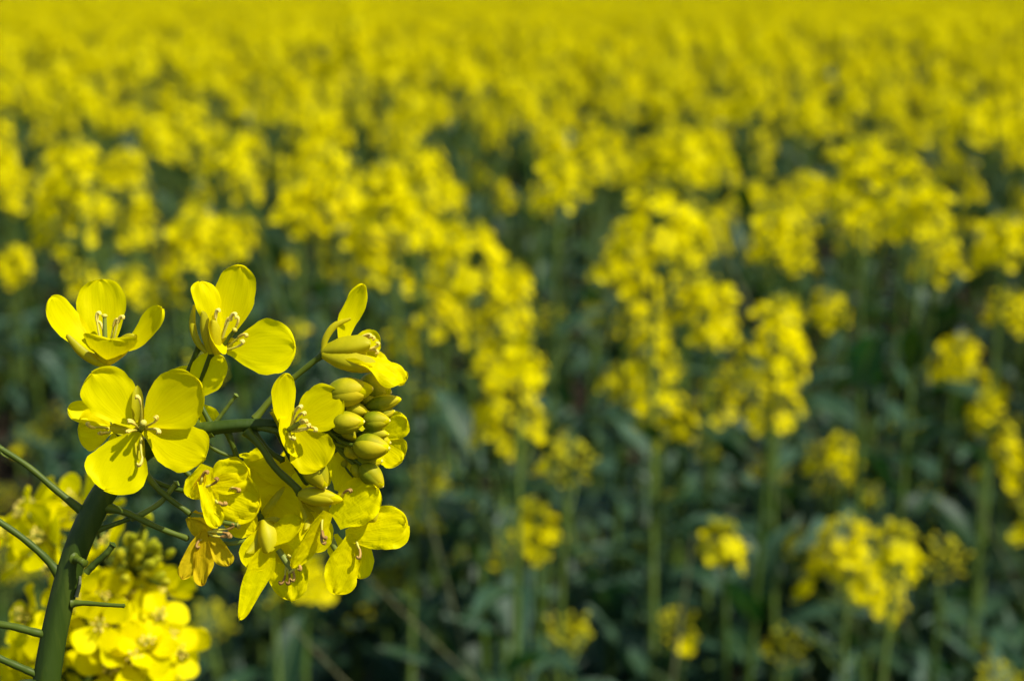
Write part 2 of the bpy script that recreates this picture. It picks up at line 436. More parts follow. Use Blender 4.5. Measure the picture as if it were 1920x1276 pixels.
# flower B, open to the right
flower((398, 662, -10), [
    ((420, 640, -16), (452, 498, -36), 82, (-0.1, 0.1, 0.98), dict(cup=0.08, bend=-0.05, tm=0.56)),
    ((405, 640, -20), (376, 528, 6), 58, (0.65, 0.1, 0.75), dict(cup=-0.06, bend=0.10, ruf=0.06, tm=0.72)),
    ((398, 585, 22), (420, 664, 30), 40, (0.85, 0.1, 0.35), dict(cup=0.22, bend=-0.16, tm=0.5, claw=0.4)),
    ((425, 655, 0), (553, 650, 8), 104, (-0.12, 0.08, 0.99), dict(cup=0.05, bend=0.03, tm=0.60, notch=0.0))],
    bands=[([(388, 660, 4), (370, 640, 4), (361, 608, 2), (364, 572, 0)], 6.5)],
    sepals=[((392, 664, 10), (378, 584, 20), 26, (0.6, 0, -0.8), dict(bend=-0.10)), ((404, 666, 12), (398, 600, 36), 26, (0.2, 0, -0.95), dict(bend=-0.1)),
            ((402, 664, 4), (446, 640, 16), 22, (-0.2, 0.9, -0.2)), ((400, 664, -18), (420, 600, -40), 20, (0, 0.1, 1))],
    stamens=[((412, 652, 2), (432, 594, 14)), ((418, 650, 4), (446, 606, 16)), ((424, 652, 6), (452, 628, 22)), ((420, 656, 8), (450, 648, 26)), ((410, 650, 6), (404, 590, 20)), ((416, 648, 0), (424, 604, 8))],
    pistil=((410, 660, 0), (440, 618, 24), 4.5), seed=2)
pedicel([(396, 664, -10), (388, 682, -16), (372, 740, -30), (395, 795, -12)], 5, 6)
pedicel([(374, 648, -26), (356, 688, -34), (340, 740, -34), (345, 806, -12)], 5.5, 6)
# the petal of a flower behind the main flower
flower((362, 745, -36), [
    ((360, 748, -34), (418, 668, -22), 72, (-0.25, 0.0, 0.97), dict(cup=0.12, bend=0.06, tm=0.58)),
    ((352, 748, -44), (330, 690, -60), 60, (0.1, 0.2, 0.95), {}),
    ((366, 752, -40), (400, 800, -50), 56, (-0.1, -0.3, 0.9), {}),
    ((352, 756, -40), (320, 800, -44), 60, (0.1, -0.3, 0.9), {})], seed=3)
pedicel([(362, 748, -38), (368, 775, -40), (372, 800, -10)], 5, 6)
# flower D, the main one, wide open towards the viewer
flower((262, 806, 34), [
    ((254, 800, 44), (174, 697, 66), 94, (0.30, 0.10, 0.95), dict(cup=0.06, bend=-0.05, tm=0.60, skew=-0.02)),
    ((268, 796, 44), (376, 716, 62), 112, (-0.22, 0.02, 0.97), dict(cup=0.10, bend=-0.04, tm=0.58)),
    ((258, 808, 46), (196, 918, 76), 114, (0.12, 0.42, 0.90), dict(cup=0.05, bend=-0.06, tm=0.62)),
    ((270, 806, 46), (385, 858, 82), 92, (-0.14, 0.46, 0.87), dict(cup=0.07, bend=-0.07, tm=0.60))],
    sepals=[((262, 806, 30), (257, 722, 44), 22, (0.2, 0.1, 0.95), dict(cup=0.3)), ((264, 812, 30), (268, 866, 50), 18, (0, 0.2, 0.9)),
            ((256, 806, 28), (206, 800, 30), 20, Z), ((272, 806, 28), (322, 808, 34), 20, Z)],
    stamens=[((258, 802, 40), (251, 792, 66)), ((256, 806, 40), (246, 806, 66)), ((272, 800, 40), (292, 790, 70)), ((272, 804, 40), (293, 803, 68)),
             ((264, 796, 40), (264, 752, 66)), ((266, 812, 40), (267, 862, 72))],
    pistil=((264, 806, 36), (269, 792, 80), 5), seed=4)
pedicel([(262, 808, 32), (264, 822, 14), (268, 838, -4)], 6.5, 7)
# flower E, half hidden behind the main one
flower((210, 800, -20), [
    ((206, 795, -16), (128, 763, 6), 44, (0.2, 0.4, 0.85), dict(cup=0.1)),
    ((212, 805, -16), (146, 806, 10), 78, (0.1, 0.2, 0.95), dict(cup=0.06)),
    ((214, 800, -24), (240, 760, -50), 60, Z, {}), ((214, 806, -24), (236, 850, -40), 60, Z, {})],
    stamens=[((204, 803, -10), (172, 801, 18)), ((208, 806, -10), (196, 812, 16))], seed=5)
pedicel([(214, 804, -22), (236, 826, -26), (262, 848, -10)], 5.5, 6.5)
# flower F, seen from the side
flower((604, 660, -6), [
    ((640, 652, 2), (681, 533, 0), 48, (0.7, 0.15, 0.7), dict(cup=0.10, bend=-0.10, ruf=0.06, tm=0.55, claw=0.35)),
    ((640, 662, 10), (760, 716, 22), 66, (0.40, 0.72, 0.60), dict(cup=-0.05, bend=0.10, ruf=0.12, tm=0.70, claw=0.3, tipx=3.4, mat='crumpled_petal')),
    ((640, 660, -18), (712, 636, -60), 52, (0.8, 0.2, 0.2), dict(cup=0.1)),
    ((630, 680, 14), (700, 694, 30), 40, (0.4, 0.8, -0.3), dict(cup=0.2, claw=0.5))],
    bands=[([(606, 656, 4), (611, 633, 6), (628, 610, 6), (657, 597, 4)], 6.5)],
    sepals=[
            ((602, 662, 6), (694, 646, 26), 44, (0.1, 0.2, -0.95), dict(bend=-0.12)), ((603, 668, 8), (706, 692, 24), 44, (0.1, 0.5, -0.85), dict(bend=-0.14)),
            ((604, 664, -12), (684, 668, -26), 34, (0.1, 0.1, 0.9))],
    stamens=[((640, 656, 2), (684, 628, 8)), ((640, 660, 4), (690, 632, 2)), ((642, 662, 6), (702, 652, 14)), ((642, 664, 2), (698, 655, 6))],
    pistil=((620, 662, 0), (680, 645, 6), 5), seed=6)
pedicel([(606, 664, -6), (580, 684, -10), (520, 735, -16), (478, 785, -8)], 6.5, 8)
# flower G, half open by the buds
flower((532, 806, 18), [
    ((538, 806, 40), (534, 700, 52), 60, (0.80, 0.05, 0.62), dict(cup=0.08, bend=-0.10, tm=0.58, claw=0.4)),
    ((556, 796, 34), (640, 742, 40), 86, (-0.20, 0.05, 0.97), dict(cup=0.08, bend=0.02, tm=0.54, claw=0.28)),
    ((556, 808, 40), (606, 876, 60), 86, (-0.15, 0.35, 0.92), dict(cup=0.08, bend=-0.05, tm=0.56, claw=0.3)),
    ((530, 780, 46), (553, 856, 58), 42, (0.85, 0.15, 0.5), dict(cup=0.12, bend=-0.10, tm=0.5, claw=0.5))],
    sepals=[((528, 806, 8), (508, 768, 16), 30, (0.9, 0.3, 0.2)), ((530, 822, 20), (506, 772, 36), 36, (0.5, 0.1, -0.85)), ((530, 812, 10), (545, 848, 20), 26, (0.3, 0.8, 0.1)),
            ((532, 800, -2), (568, 770, -14), 28, (-0.2, 0, 1))],
    stamens=[((545, 800, 40), (556, 766, 66)), ((546, 802, 42), (562, 776, 68)), ((548, 804, 42), (566, 788, 70)), ((550, 806, 42), (584, 800, 66)), ((548, 808, 42), (575, 804, 72)), ((542, 812, 42), (546, 822, 70))],
    pistil=((540, 806, 34), (566, 790, 68), 5), seed=7)
pedicel([(528, 810, 14), (510, 806, 8), (486, 800, 2)], 7, 8)
# flower H, peeping out behind the buds
flower((706, 826, -70), [
    ((706, 822, -66), (762, 784, -50), 56, (0.1, 0.1, 0.97), dict(ruf=0.07, cup=0.1, tm=0.7)),
    ((706, 828, -66), (754, 862, -46), 66, (0.1, 0.3, 0.94), dict(ruf=0.07, cup=0.08, tm=0.66)),
    ((700, 820, -76), (680, 770, -90), 50, Z, {}), ((700, 832, -76), (674, 872, -88), 50, Z, {})], seed=8, mat='crumpled_petal')
pedicel([(704, 828, -72), (670, 826, -60), (630, 812, -24)], 5, 6)
# buds at the end of the raceme
BUDS = [((612, 740, 14), (699, 728, 24), 53, True), ((676, 714, -18), (733, 736, -10), 48, False), ((686, 762, -6), (752, 748, 2), 32, False),
        ((622, 794, 30), (683, 790, 44), 41, False), ((680, 790, 12), (731, 788, 24), 37, False), ((664, 836, 34), (730, 840, 50), 48, False),
        ((680, 812, 8), (729, 814, 20), 26, False), ((660, 782, -22), (688, 760, -22), 24, False), ((576, 862, 26), (611, 914, 40), 46, False),
        ((678, 872, 20), (718, 912, 28), 38, False), ((668, 860, 0), (716, 864, 8), 42, False), ((650, 818, -4), (676, 808, 0), 26, False),
        ((640, 880, -20), (654, 852, -16), 28, False), ((690, 930, -6), (710, 962, 0), 26, False), ((690, 828, -10), (732, 830, 0), 40, False),
        ((560, 926, 14), (642, 937, 34), 34, True)]
BUDS += [((650, 764, 8), (690, 772, 16), 26, False), ((672, 744, -14), (716, 748, -8), 30, False), ((640, 800, 4), (668, 822, 14), 24, False), ((648, 838, 10), (672, 858, 18), 24, False), ((706, 780, -8), (740, 770, -4), 24, False), ((662, 870, 10), (680, 900, 14), 22, False)]
for i, (b, t, W, yl) in enumerate(BUDS):
    bud(b, t, W, 40 + i, yl, 'sepal' if i == 15 else 'bud')
    if i == 8: pedicel([(548, 812, 0), (558, 838, 10), b], 4.5, 5)
    elif i == 15: continue
    else:
        s = (600 + 3 * (i % 6), 804 + 2 * (i % 4), -10)
        pedicel([s, ((s[0] + b[0]) / 2, (s[1] + b[1]) / 2 + (6 if b[1] > 800 else -6), (s[2] + b[2]) / 2), (b[0] + 2, b[1], b[2])], 4, 4.5)
# flower I, back to the viewer, shaded under the stem
flower((472, 905, -46), [
    ((478, 905, -48), (520, 858, -60), 96, (0.0, 0.3, 0.95), dict(cup=0.06)),
    ((480, 912, -46), (560, 960, -34), 90, (-0.1, 0.4, 0.9), dict(cup=0.08)),
    ((474, 905, -44), (545, 915, -50), 104, (0, 0.1, 1), dict(cup=0.05)),
    ((468, 905, -44), (455, 850, -52), 60, (0, 0.3, 0.9), dict(cup=0.1)),
    ((466, 870, -36), (552, 880, -40), 62, (0, 0.5, 0.85), dict(cup=-0.1, ruf=0.06)), ((500, 930, -30), (558, 985, -24), 66, (-0.1, 0.3, 0.95), dict(cup=0.1, ruf=0.06)), ((450, 930, -30), (472, 990, -24), 66, (0, 0.2, 0.97), dict(ruf=0.06))],
    sepals=[((486, 975, -20), (534, 912, -24), 14, Z, dict(cup=0.2))], seed=9)
pedicel([(426, 806, -4), (438, 838, -10), (452, 880, -26), (470, 920, -40), (490, 974, -12)], 7, 6)
flower((570, 880, -56), [
    ((572, 880, -58), (528, 850, -60), 70, (0.1, 0.3, 0.9), dict(cup=0.08)), ((574, 884, -58), (540, 905, -60), 70, (0.1, 0.1, 0.95), {}),
    ((580, 880, -60), (620, 868, -72), 60, Z, {}), ((580, 884, -60), (600, 920, -66), 60, Z, {})], seed=10)
pedicel([(520, 806, -8), (540, 850, -16), (574, 905, -24), (572, 886, -52)], 6, 5)
# flower J, fading, anthers brown
flower((366, 922, 0), [
    ((384, 918, 4), (464, 872, 10), 72, (-0.1, 0.25, 0.95), dict(ruf=0.12, cup=0.05, tm=0.6, skew=0.1)),
    ((386, 918, 6), (490, 938, 20), 96, (-0.1, 0.15, 0.98), dict(cup=0.06, tm=0.55, claw=0.4, ruf=0.09, skew=0.12)),
    ((388, 872, 14), (360, 934, 16), 50, (0.4, 0.1, 0.9), dict(ruf=0.10, cup=0.15, claw=0.5)),
    ((378, 900, 18), (408, 988, 28), 36, (0.35, 0.0, 0.93), dict(ruf=0.12, cup=0.15, claw=0.5, tm=0.75)),
    ((405, 940, -6), (476, 996, 0), 60, (0, 0.3, 0.95), dict(cup=0.1))],
    sepals=[((362, 925, 4), (384, 886, 14), 18, (0.3, 0, 0.9), dict(mat='old_petal'))],
    stamens=[((376, 905, 20), (380, 890, 24)), ((384, 912, 14), (402, 906, 22)), ((432, 916, 14), (440, 914, 20)), ((404, 934, 14), (414, 944, 24))],
    old=False, old_stamens=True, seed=11, mat='crumpled_petal')
# flower K, withered, petals hanging
flower((356, 968, 4), [
    ((384, 990, 14), (340, 1084, 22), 34, (0.4, 0.1, 0.9), dict(ruf=0.09, cup=0.16, tm=0.62, claw=0.3)),
    ((384, 996, 18), (380, 1097, 26), 40, (-0.2, 0.05, 0.97), dict(ruf=0.12, cup=0.16, tm=0.58, claw=0.3, tipx=1.5)),
    ((390, 994, 10), (429, 1060, 14), 38, (-0.2, 0.2, 0.95), dict(ruf=0.10, cup=0.12, tm=0.66, claw=0.4)),
    ((356, 964, 6), (392, 1004, 14), 44, (-0.5, 0.6, 0.6), dict(bend=0.14, cup=-0.20, claw=0.6)),
    ((356, 962, 2), (412, 978, 8), 34, (-0.2, 0.9, 0.3), dict(bend=0.12, cup=-0.2, claw=0.6))],
    stamens=[((388, 996, 12), (424, 998, 20)), ((388, 998, 12), (432, 990, 18)), ((384, 1002, 10), (372, 1014, 18)), ((390, 1000, 12), (420, 1006, 24))],
    pistil=((360, 966, 6), (448, 984, 22), 6), old=True, seed=12)
pedicel([(366, 1003, -8), (420, 1018, 2), (462, 1014, 8)], 5, 6, 'pod', 'ovary')
# flower L, hanging at the bottom
flower((492, 978, 0), [
    ((492, 985, 0), (474, 1068, 12), 62, (0.2, 0.2, 0.95), dict(cup=0.10, tm=0.6)),
    ((512, 1008, 16), (450, 1158, 30), 50, (0.35, 0.05, 0.93), dict(cup=0.12, bend=-0.05, tm=0.36, ruf=0.08, notch=-0.05, tipx=1.25)),
    ((534, 1020, -8), (540, 1126, 4), 84, (-0.1, 0.15, 0.97), dict(cup=0.06, tm=0.48, notch=-0.03, skew=-0.10, tipx=1.6, ruf=0.07)),
    ((506, 1018, 14), (566, 972, 10), 50, (-0.3, 0.4, 0.85), dict(cup=0.15, tm=0.5, claw=0.5, ruf=0.06)),
    ((520, 1000, -14), (560, 1040, -6), 70, (-0.2, 0.2, 0.95), dict(cup=0.1, ruf=0.06))],
    sepals=[((492, 974, 8), (502, 1036, 30), 38, (0.1, 0.2, -0.95), dict(bend=-0.1)), ((490, 976, 6), (462, 1036, 20), 28, (0.4, 0.1, -0.9)),
            ((496, 976, -4), (536, 990, -2), 16, (0, 0.8, 0.4)), ((494, 978, -6), (520, 1014, -8), 18, (0, 0.5, 0.8))],
    stamens=[((535, 1050, 4), (544, 1082, 16)), ((538, 1052, 4), (534, 1084, 16)), ((542, 1050, 4), (552, 1076, 16)), ((540, 1040, 8), (560, 1056, 24))],
    pistil=((522, 1030, 2), (548, 1070, 10), 6), old_stamens=True, seed=13, mat='crumpled_petal')
# flower M, right, its petals spread over each other
flower((562, 924, 4), [
    ((632, 920, 0), (668, 850, -10), 78, (0.1, 0.1, 0.98), dict(cup=0.08, tm=0.6)),
    ((628, 975, 22), (708, 914, 34), 86, (-0.1, 0.3, 0.94), dict(cup=0.06, ruf=0.11, tm=0.52, claw=0.5)),
    ((648, 1004, 18), (763, 982, 34), 84, (-0.05, 0.45, 0.88), dict(cup=-0.04, ruf=0.09, tm=0.66, claw=0.3, tipx=3.4)),
    ((612, 958, 30), (548, 1064, 34), 46, (0.75, 0.1, 0.6), dict(cup=0.2, ruf=0.10, tm=0.4, claw=0.6)),
    ((598, 960, 10), (590, 1034, 16), 62, (0.1, 0.1, 0.97), dict(cup=0.08, tm=0.5, claw=0.5)),
    ((664, 1000, 20), (628, 1112, 30), 64, (0.3, 0.15, 0.93), dict(cup=0.10, ruf=0.11, tm=0.60, claw=0.4)),
    ((676, 1000, 8), (676, 1084, 14), 52, (-0.1, 0.15, 0.97), dict(cup=0.06, ruf=0.06, tm=0.6, claw=0.4)),
    ((630, 1000, -4), (636, 1046, 0), 40, (0, 0.1, 0.98), {})],
    sepals=[((558, 924, 12), (571, 994, 26), 24, (0.4, 0.0, -0.9)), ((566, 926, 2), (616, 965, 8), 32, (-0.1, 0.5, 0.8)), ((566, 928, 4), (600, 985, 4), 28, (0.2, 0.4, 0.8), dict(cup=0.2))],
    stamens=[((606, 965, 20), (604, 1000, 40)), ((608, 960, 20), (602, 1008, 38)), ((668, 1010, 20), (676, 1034, 32)), ((640, 930, 20), (648, 920, 30))],
    pistil=((610, 990, 4), (632, 1034, 12), 7), old_stamens=True, seed=14, mat='crumpled_petal')
pedicel([(462, 808, 8), (490, 838, 14), (516, 876, 18), (552, 910, 14), (563, 924, 6)], 8, 9)
pedicel([(470, 800, -6), (502, 842, -10), (530, 862, -10)], 7, 7)
bud((690, 950, 4), (706, 984, 10), 30, 77)
# pedicels, young pods and stubs along the stem
pedicel([(160, 962, 0), (110, 922, 6), (50, 872, 10), (-6, 836, 14)], 9, 6)
pedicel([(112, 1076, 0), (80, 1040, 8), (36, 1003, 12), (-20, 965, 16)], 9, 7)
pedicel([(92, 1190, 6), (64, 1184, 12), (20, 1173, 16), (-30, 1166, 20)], 10, 8)
pedicel([(80, 1268, 6), (52, 1256, 10), (10, 1238, 14), (-40, 1216, 18)], 9, 8)
pedicel([(200, 950, 0), (240, 962, 6), (300, 990, 8), (352, 1009, 4)], 9, 6)
pedicel([(262, 866, 0), (284, 902, 12), (312, 930, 12), (356, 962, 8)], 8, 6)
pedicel([(262, 880, -6), (290, 902, -4), (330, 916, 0), (360, 922, 2)], 7, 5.5)
pedicel([(382, 826, -8), (410, 846, -10), (455, 862, -26)], 5, 4)
pedicel([(330, 850, -14), (345, 880, -10), (372, 905, -4)], 7, 6)
pedicel([(180, 994, -4), (215, 982, -4), (248, 970, -2)], 7, 5)
pedicel([(246, 972, -2), (268, 962, 0), (300, 942, 2), (322, 916, 4), (331, 905, 4)], 8, 5.5, 'pod', 'seed_pod', 8)
pedicel([(140, 1046, 24), (150, 1050, 34), (160, 1057, 38)], 8, 8)
pedicel([(162, 1072, 36), (178, 1056, 38), (200, 1036, 40), (212, 1020, 40)], 8.5, 7, 'stem', 'seed_pod', 8)
pedicel([(136, 1130, 8), (160, 1130, 12), (200, 1133, 14), (233, 1135, 14)], 7, 4)
pedicel([(143, 1118, 8), (149, 1096, 8), (150, 1080, 8)], 5, 3, 'straw', 'stub')
pedicel([(398, 800, -4), (416, 776, -2), (443, 740, 4)], 5.5, 4, 'pod', 'seed_pod', 5.5)
pedicel([(400, 812, 4), (360, 834, -6), (340, 870, -10), (356, 890, -8)], 5, 5)
pedicel([(2, 838, 14), (4, 850, 14), (16, 858, 14)], 6, 2, 'pod', 'seed_pod')


# ------------------------------------------------------------------ shared shapes of the field plants
RNG = np.random.default_rng(11)
def frame(z, roll=0.0):
    z = nrm(z); a = np.array([0.0, 0, 1]) if abs(z[2]) < 0.9 else np.array([1.0, 0, 0])
    x = nrm(np.cross(a, z)); y = np.cross(z, x)
    c, s = math.cos(roll), math.sin(roll)
    return np.column_stack([x * c + y * s, y * c - x * s, z])
def mat4(R, p, s=1.0):
    m = np.eye(4); m[:3, :3] = R * s; m[:3, 3] = p
    return m

def flower_pieces(rng, R, openness, fine):
    """four petals in a cross, sepals, stamens; axis +Z, R = petal reach"""
    pet, sep, sta = [], [], []
    for k in range(4):
        a = k * math.pi / 2 + rng.uniform(-0.22, 0.22); o = np.array([math.cos(a), math.sin(a), 0])
        e = openness + rng.uniform(-0.2, 0.2)
        d = o * math.cos(e) + np.array([0, 0, math.sin(e)])
        N = np.array([0, 0, 1.0]) * math.cos(e) - o * math.sin(e)
        B = np.array([0, 0, 0.10 * R]) + o * 0.08 * R
        pet.append(petal_grid(B, B + d * R * rng.uniform(0.9, 1.05), R * rng.uniform(0.74, 0.92), N, rng, bend=-0.08, curl=rng.uniform(-0.15, 0.05),
                              cup=rng.uniform(-0.05, 0.14), ruf=rng.uniform(0.02, 0.07), nt_=fine[0], nu=fine[1]))
        b = a + math.pi / 4; o2 = np.array([math.cos(b), math.sin(b), 0])
        sep.append(petal_grid(o2 * 0.03 * R, o2 * R * 0.36 + np.array([0, 0, R * 0.28]), R * 0.16, np.array([0, 0, 1.0]), rng, bend=-0.1, cup=0.3, claw=0.5, tm=0.45,
                              ruf=0, notch=0, nt_=max(4, fine[0] // 2), nu=3))
    for k in range(6):
        a = k * 1.047 + 0.3
        o = np.array([math.cos(a), math.sin(a), 0]); m = MB()
        t = o * 0.17 * R + np.array([0, 0, R * rng.uniform(0.42, 0.55)])
        tube(m, [o * 0.05 * R, o * 0.12 * R + [0, 0, 0.25 * R], t], 0.018 * R, 5, 5, 0)
        ellipsoid(m, t, o + [0, 0, 0.6], 0.16 * R, 0.065 * R, 1, 6, 5)
        sta.append(m)
    return pet, sep, sta

# --- the blurred raceme behind the stem of the front plant
second_base = unproject(150, 1276, .400); second_base[2] = 0
second = thing('rapeseed_plant', second_base.tolist(),
               'leaning rapeseed plant crowded with yellow flowers, close behind the thick arching stem', 'plant')
VAR = []
for v in range(4):
    rr = np.random.default_rng(200 + v)
    pet, sep, sta = flower_pieces(rr, 1.0, [0.25, 0.45, 0.6, 0.1][v], (11, 9))
    core = MB(); tube(core, [np.zeros(3), np.array([0, 0, 0.28]), np.array([0, 0, 0.52])], [0.07, 0.055, 0.045], 7, 6, 0)
    ellipsoid(core, np.array([0, 0, 0.54]), np.array([0, 0, 1.0]), 0.1, 0.12, 1, 7, 5)
    VAR.append((core.mesh('flower', ['pedicel', 'filament']), [MB().grid(p).mesh('petal', ['petal']) for p in pet],
                [MB().grid(p).mesh('sepal', ['sepal']) for p in sep], [m.mesh('stamen', ['filament', 'anther']) for m in sta]))
def near_flower(parent, m4, v):
    me = VAR[v]; fl = link('flower', me[0], parent, m4)
    for n_, lst in (('petal', me[1]), ('sepal', me[2]), ('stamen', me[3])):
        for q_ in lst: link(n_, q_, fl)
    return fl
axis_px = [(120, 1420, .400), (150, 1330, .400), (176, 1220, .400), (204, 1120, .400), (236, 1030, .400)]
axis_w = [unproject(*a) for a in axis_px]
mb = MB(); tube(mb, [second_base, second_base * .5 + axis_w[0] * .5 + [0.01, 0, 0]] + axis_w, [.0042, .0038, .0032, .0030, .0027, .0022, .0012], 12, 50)
mb.V = [v - second_base for v in mb.V]; link('stem', mb.mesh('stem', ['stem']), second)
SEC = [(28, 958, 0), (70, 1005, .016), (132, 935, -.005), (86, 1068, .022), (30, 1030, .0), (118, 1150, .02), (196, 1010, .0), (240, 1110, .010), (192, 1120, .026),
       (292, 1112, .004), (318, 1186, .006), (236, 1180, .024), (160, 1200, .02), (286, 1236, .014), (206, 1252, .026), (330, 1262, -.004), (36, 1150, .006),
       (14, 1250, .0), (100, 1240, .016), (262, 1150, -.012), (150, 1070, .0), (60, 1200, -.01), (320, 1090, -.014), (170, 950, -.02), (10, 990, -.02), (240, 1290, .01), (120, 1310, .016), (320, 1330, 0), (276, 1200, .028), (140, 1130, .03), (340, 1220, .004), (50, 940, -.02), (80, 970, -.012), (186, 1170, .034), (250, 1234, .03), (300, 1150, .02), (110, 1020, -.015), (60, 1250, .0)]
rs = np.random.default_rng(5)
for i, (x, y, dz) in enumerate(SEC):
    p = unproject(x, y, .400 - dz)
    tt = np.clip((1330 - y) / 300, 0, 1); ax = axis_w[1] * (1 - tt) + axis_w[4] * tt; ax = ax - [0, 0, 0.012]
    out = nrm(nrm(p - ax) + np.array([0.05, -0.10, 0.08]) + rs.normal(0, 0.42, 3))
    m4 = mat4(frame(out, rs.uniform(0, 6)), p - out * 0.004 - second_base, rs.uniform(0.0080, 0.0104))
    near_flower(second, m4, i % 4)
    m = MB(); tube(m, [ax, (ax + p) / 2 - [0, 0, 0.003], p - out * 0.004], [.0008, .0007, .0007], 6, 8)
    m.V = [v - second_base for v in m.V]; link('pedicel', m.mesh('pedicel', ['pedicel']), second)
bb = MB(); ellipsoid(bb, np.zeros(3), np.array([0, 0, 1.0]), 1.0, 0.55, 0, 12, 9, 0.04, 0.2); bud_me = bb.mesh('bud', ['young_bud'])
for i in range(38):
    x, y = 262 + rs.normal(0, 27), 1030 + rs.normal(0, 22) + (i % 3) * 12
    p = unproject(x, y, .400 - rs.uniform(-.008, .030)); d = nrm(p - axis_w[4] + [0.006, 0, 0.02])
    link('bud', bud_me, second, mat4(frame(d), p - second_base, rs.uniform(.0040, .0064)))
    m = MB(); tube(m, [axis_w[4] - [0, 0, .006], p - d * .003], [.0006, .0005], 5, 4)
    m.V = [v - second_base for v in m.V]; link('pedicel', m.mesh('pedicel', ['pedicel']), second)
for i in range(9):                                   # young pods below the open flowers
    a = i * 2.4; p0 = axis_w[0] * (1 - i / 9) + axis_w[1] * (i / 9) - [0, 0, .03]
    d = np.array([math.cos(a), math.sin(a) * .7, 0.5])
    m = MB(); tube(m, [p0, p0 + d * .018, p0 + d * .045 + [0, 0, .012]], [.0008, .0011, .0006], 6, 8)
    m.V = [v - second_base for v in m.V]; link('seed_pod', m.mesh('seed_pod', ['pod']), second)

# --- flowers, racemes and leaves of the field
FL = []
for v in range(6):
    rr = np.random.default_rng(300 + v); m = MB()
    pet, sep, sta = flower_pieces(rr, 1.0, [0.15, 0.35, 0.55, 0.75, 0.3, 0.05][v], (5, 4))
    for p in pet: m.grid(p, 0)
    ellipsoid(m, np.array([0, 0, 0.2]), np.array([0, 0, 1.0]), 0.5, 0.26, 1, 5, 4)
    FL.append(m)
FL_ME = [m.mesh('flower', ['field_petal', 'sepal']) for m in FL]

def make_raceme(rng, Ln, W, nfl, nbud, npod):
    """axis, pedicels, buds and pods in one mesh + a list of flower placements"""
    ax = MB(); fl = []
    lean = np.array([rng.uniform(-.12, .12), rng.uniform(-.12, .12), 0])
    pos = lambda z: np.array([0, 0, z]) + lean * z * z / Ln
    tube(ax, [pos(-.05), pos(0), pos(Ln * .6), pos(Ln)], [.0017, .0015, .0012, .0007], 5, 6, 0)
    for i in range(nfl):
        t = (i + rng.uniform(-.3, .3)) / nfl; a = i * 2.4 + rng.uniform(-.4, .4)
        r = W / 2 * (0.80 - 0.42 * max(t, 0) ** 1.6) * rng.uniform(.5, 1.2)
        o = np.array([math.cos(a), math.sin(a), 0]); z = Ln * (t * .95) + .008
        c = pos(z) + o * r
        d = nrm(o * (1.0 - .45 * t) + np.array([0, 0, rng.uniform(.1, .75) + .3 * t]))
        tube(ax, [pos(max(z - .012, -.02)), c - d * .002], [.0007, .0006], 4, 2, 0, cap=False)
        fl.append((int(rng.integers(6)), mat4(frame(d, rng.uniform(0, 6)), c - d * .002, rng.uniform(.0098, .0124))))
    for i in range(nbud):
        a = rng.uniform(0, 6.28); r = (.010 if nbud < 40 else .019) * math.sqrt(rng.uniform(0, 1))
        o = np.array([math.cos(a), math.sin(a), 0]); p = pos(Ln) + o * r + [0, 0, .006 + rng.uniform(-.004, .005) - (0 if nbud < 40 else rng.uniform(0, .03))]
        ellipsoid(ax, p, o * r / .010 + [0, 0, .8], rng.uniform(.005, .0075), .0035, 1, 5, 4)
    for i in range(npod):
        a = i * 2.4; o = np.array([math.cos(a), math.sin(a), 0]); z = -.005 - .011 * i; p0 = pos(0) + [0, 0, z]
        tube(ax, [p0, p0 + o * .02 + [0, 0, .006], p0 + o * .045 + [0, 0, .03]], [.0006, .0010, .0005], 4, 4, 0)
    return ax, fl
RAC = []
for v, (Ln, W, nf, nb, npd) in enumerate([(.052, .076, 19, 14, 5), (.064, .076, 23, 12, 7), (.038, .070, 14, 18, 4), (.076, .074, 25, 12, 8),
                                          (.030, .050, 8, 22, 2), (.060, .088, 26, 10, 6), (.034, .040, 1, 46, 3), (.068, .068, 18, 14, 8)]):
    rr = np.random.default_rng(400 + v); ax, fl = make_raceme(rr, Ln, W, nf, nb, npd)
    full = MB().merge(ax, None, {0: 0, 1: 1})
    for k, m4 in fl: full.merge(FL[k], m4, {0: 2, 1: 3})
    RAC.append(dict(L=Ln, W=W, axis=ax.mesh('raceme', ['field_stem', 'young_bud']), flowers=fl, mb=full, full=full.mesh('raceme', ['field_stem', 'young_bud', 'field_petal', 'sepal'])))

def leaf_mb(rng, Ln, W, lobed, nt_=11, nu=7):
    rows = []; ph = rng.uniform(0, 6.28, 3); droop = rng.uniform(.25, .8)
    for t in np.linspace(0, 1, nt_):
        f = (0.42 + 0.58 * math.sin(math.pi * min(1, t * 1.25 + .12))) * math.sqrt(max(0, 1 - t ** 3))
        if lobed: f = (0.10 + 0.9 * max(0, (t - .3) / .7) ** .6) * math.sqrt(max(0, 1 - t ** 6)) * (1 + .3 * math.sin(t * 22)) + (0.10 if t < .4 else 0)
        a = droop * t * t * 1.4
        c = np.array([Ln * (t - .18 * droop * t ** 3), 0, Ln * (.35 * t - droop * .62 * t * t)])
        row = []
        for u in np.linspace(-1, 1, nu):
            wv = .10 * W * u * u * math.sin(9 * t + 3 * u + ph[0]) + .05 * W * math.sin(15 * t + ph[1]) * abs(u)
            row.append(c + np.array([.05 * W * math.sin(6 * u + ph[2]) * f, u * W / 2 * max(f, .01), .16 * W * abs(u) * f + wv]))
        rows.append(row)
    return MB().grid(np.array(rows))
LEAF_MB = []
for v, (Ln, W, lb) in enumerate([(.075, .022, 0), (.10, .030, 0), (.12, .040, 0), (.16, .066, 0), (.20, .095, 1), (.055, .014, 0)]):
    LEAF_MB.append(leaf_mb(np.random.default_rng(500 + v), Ln, W, lb))
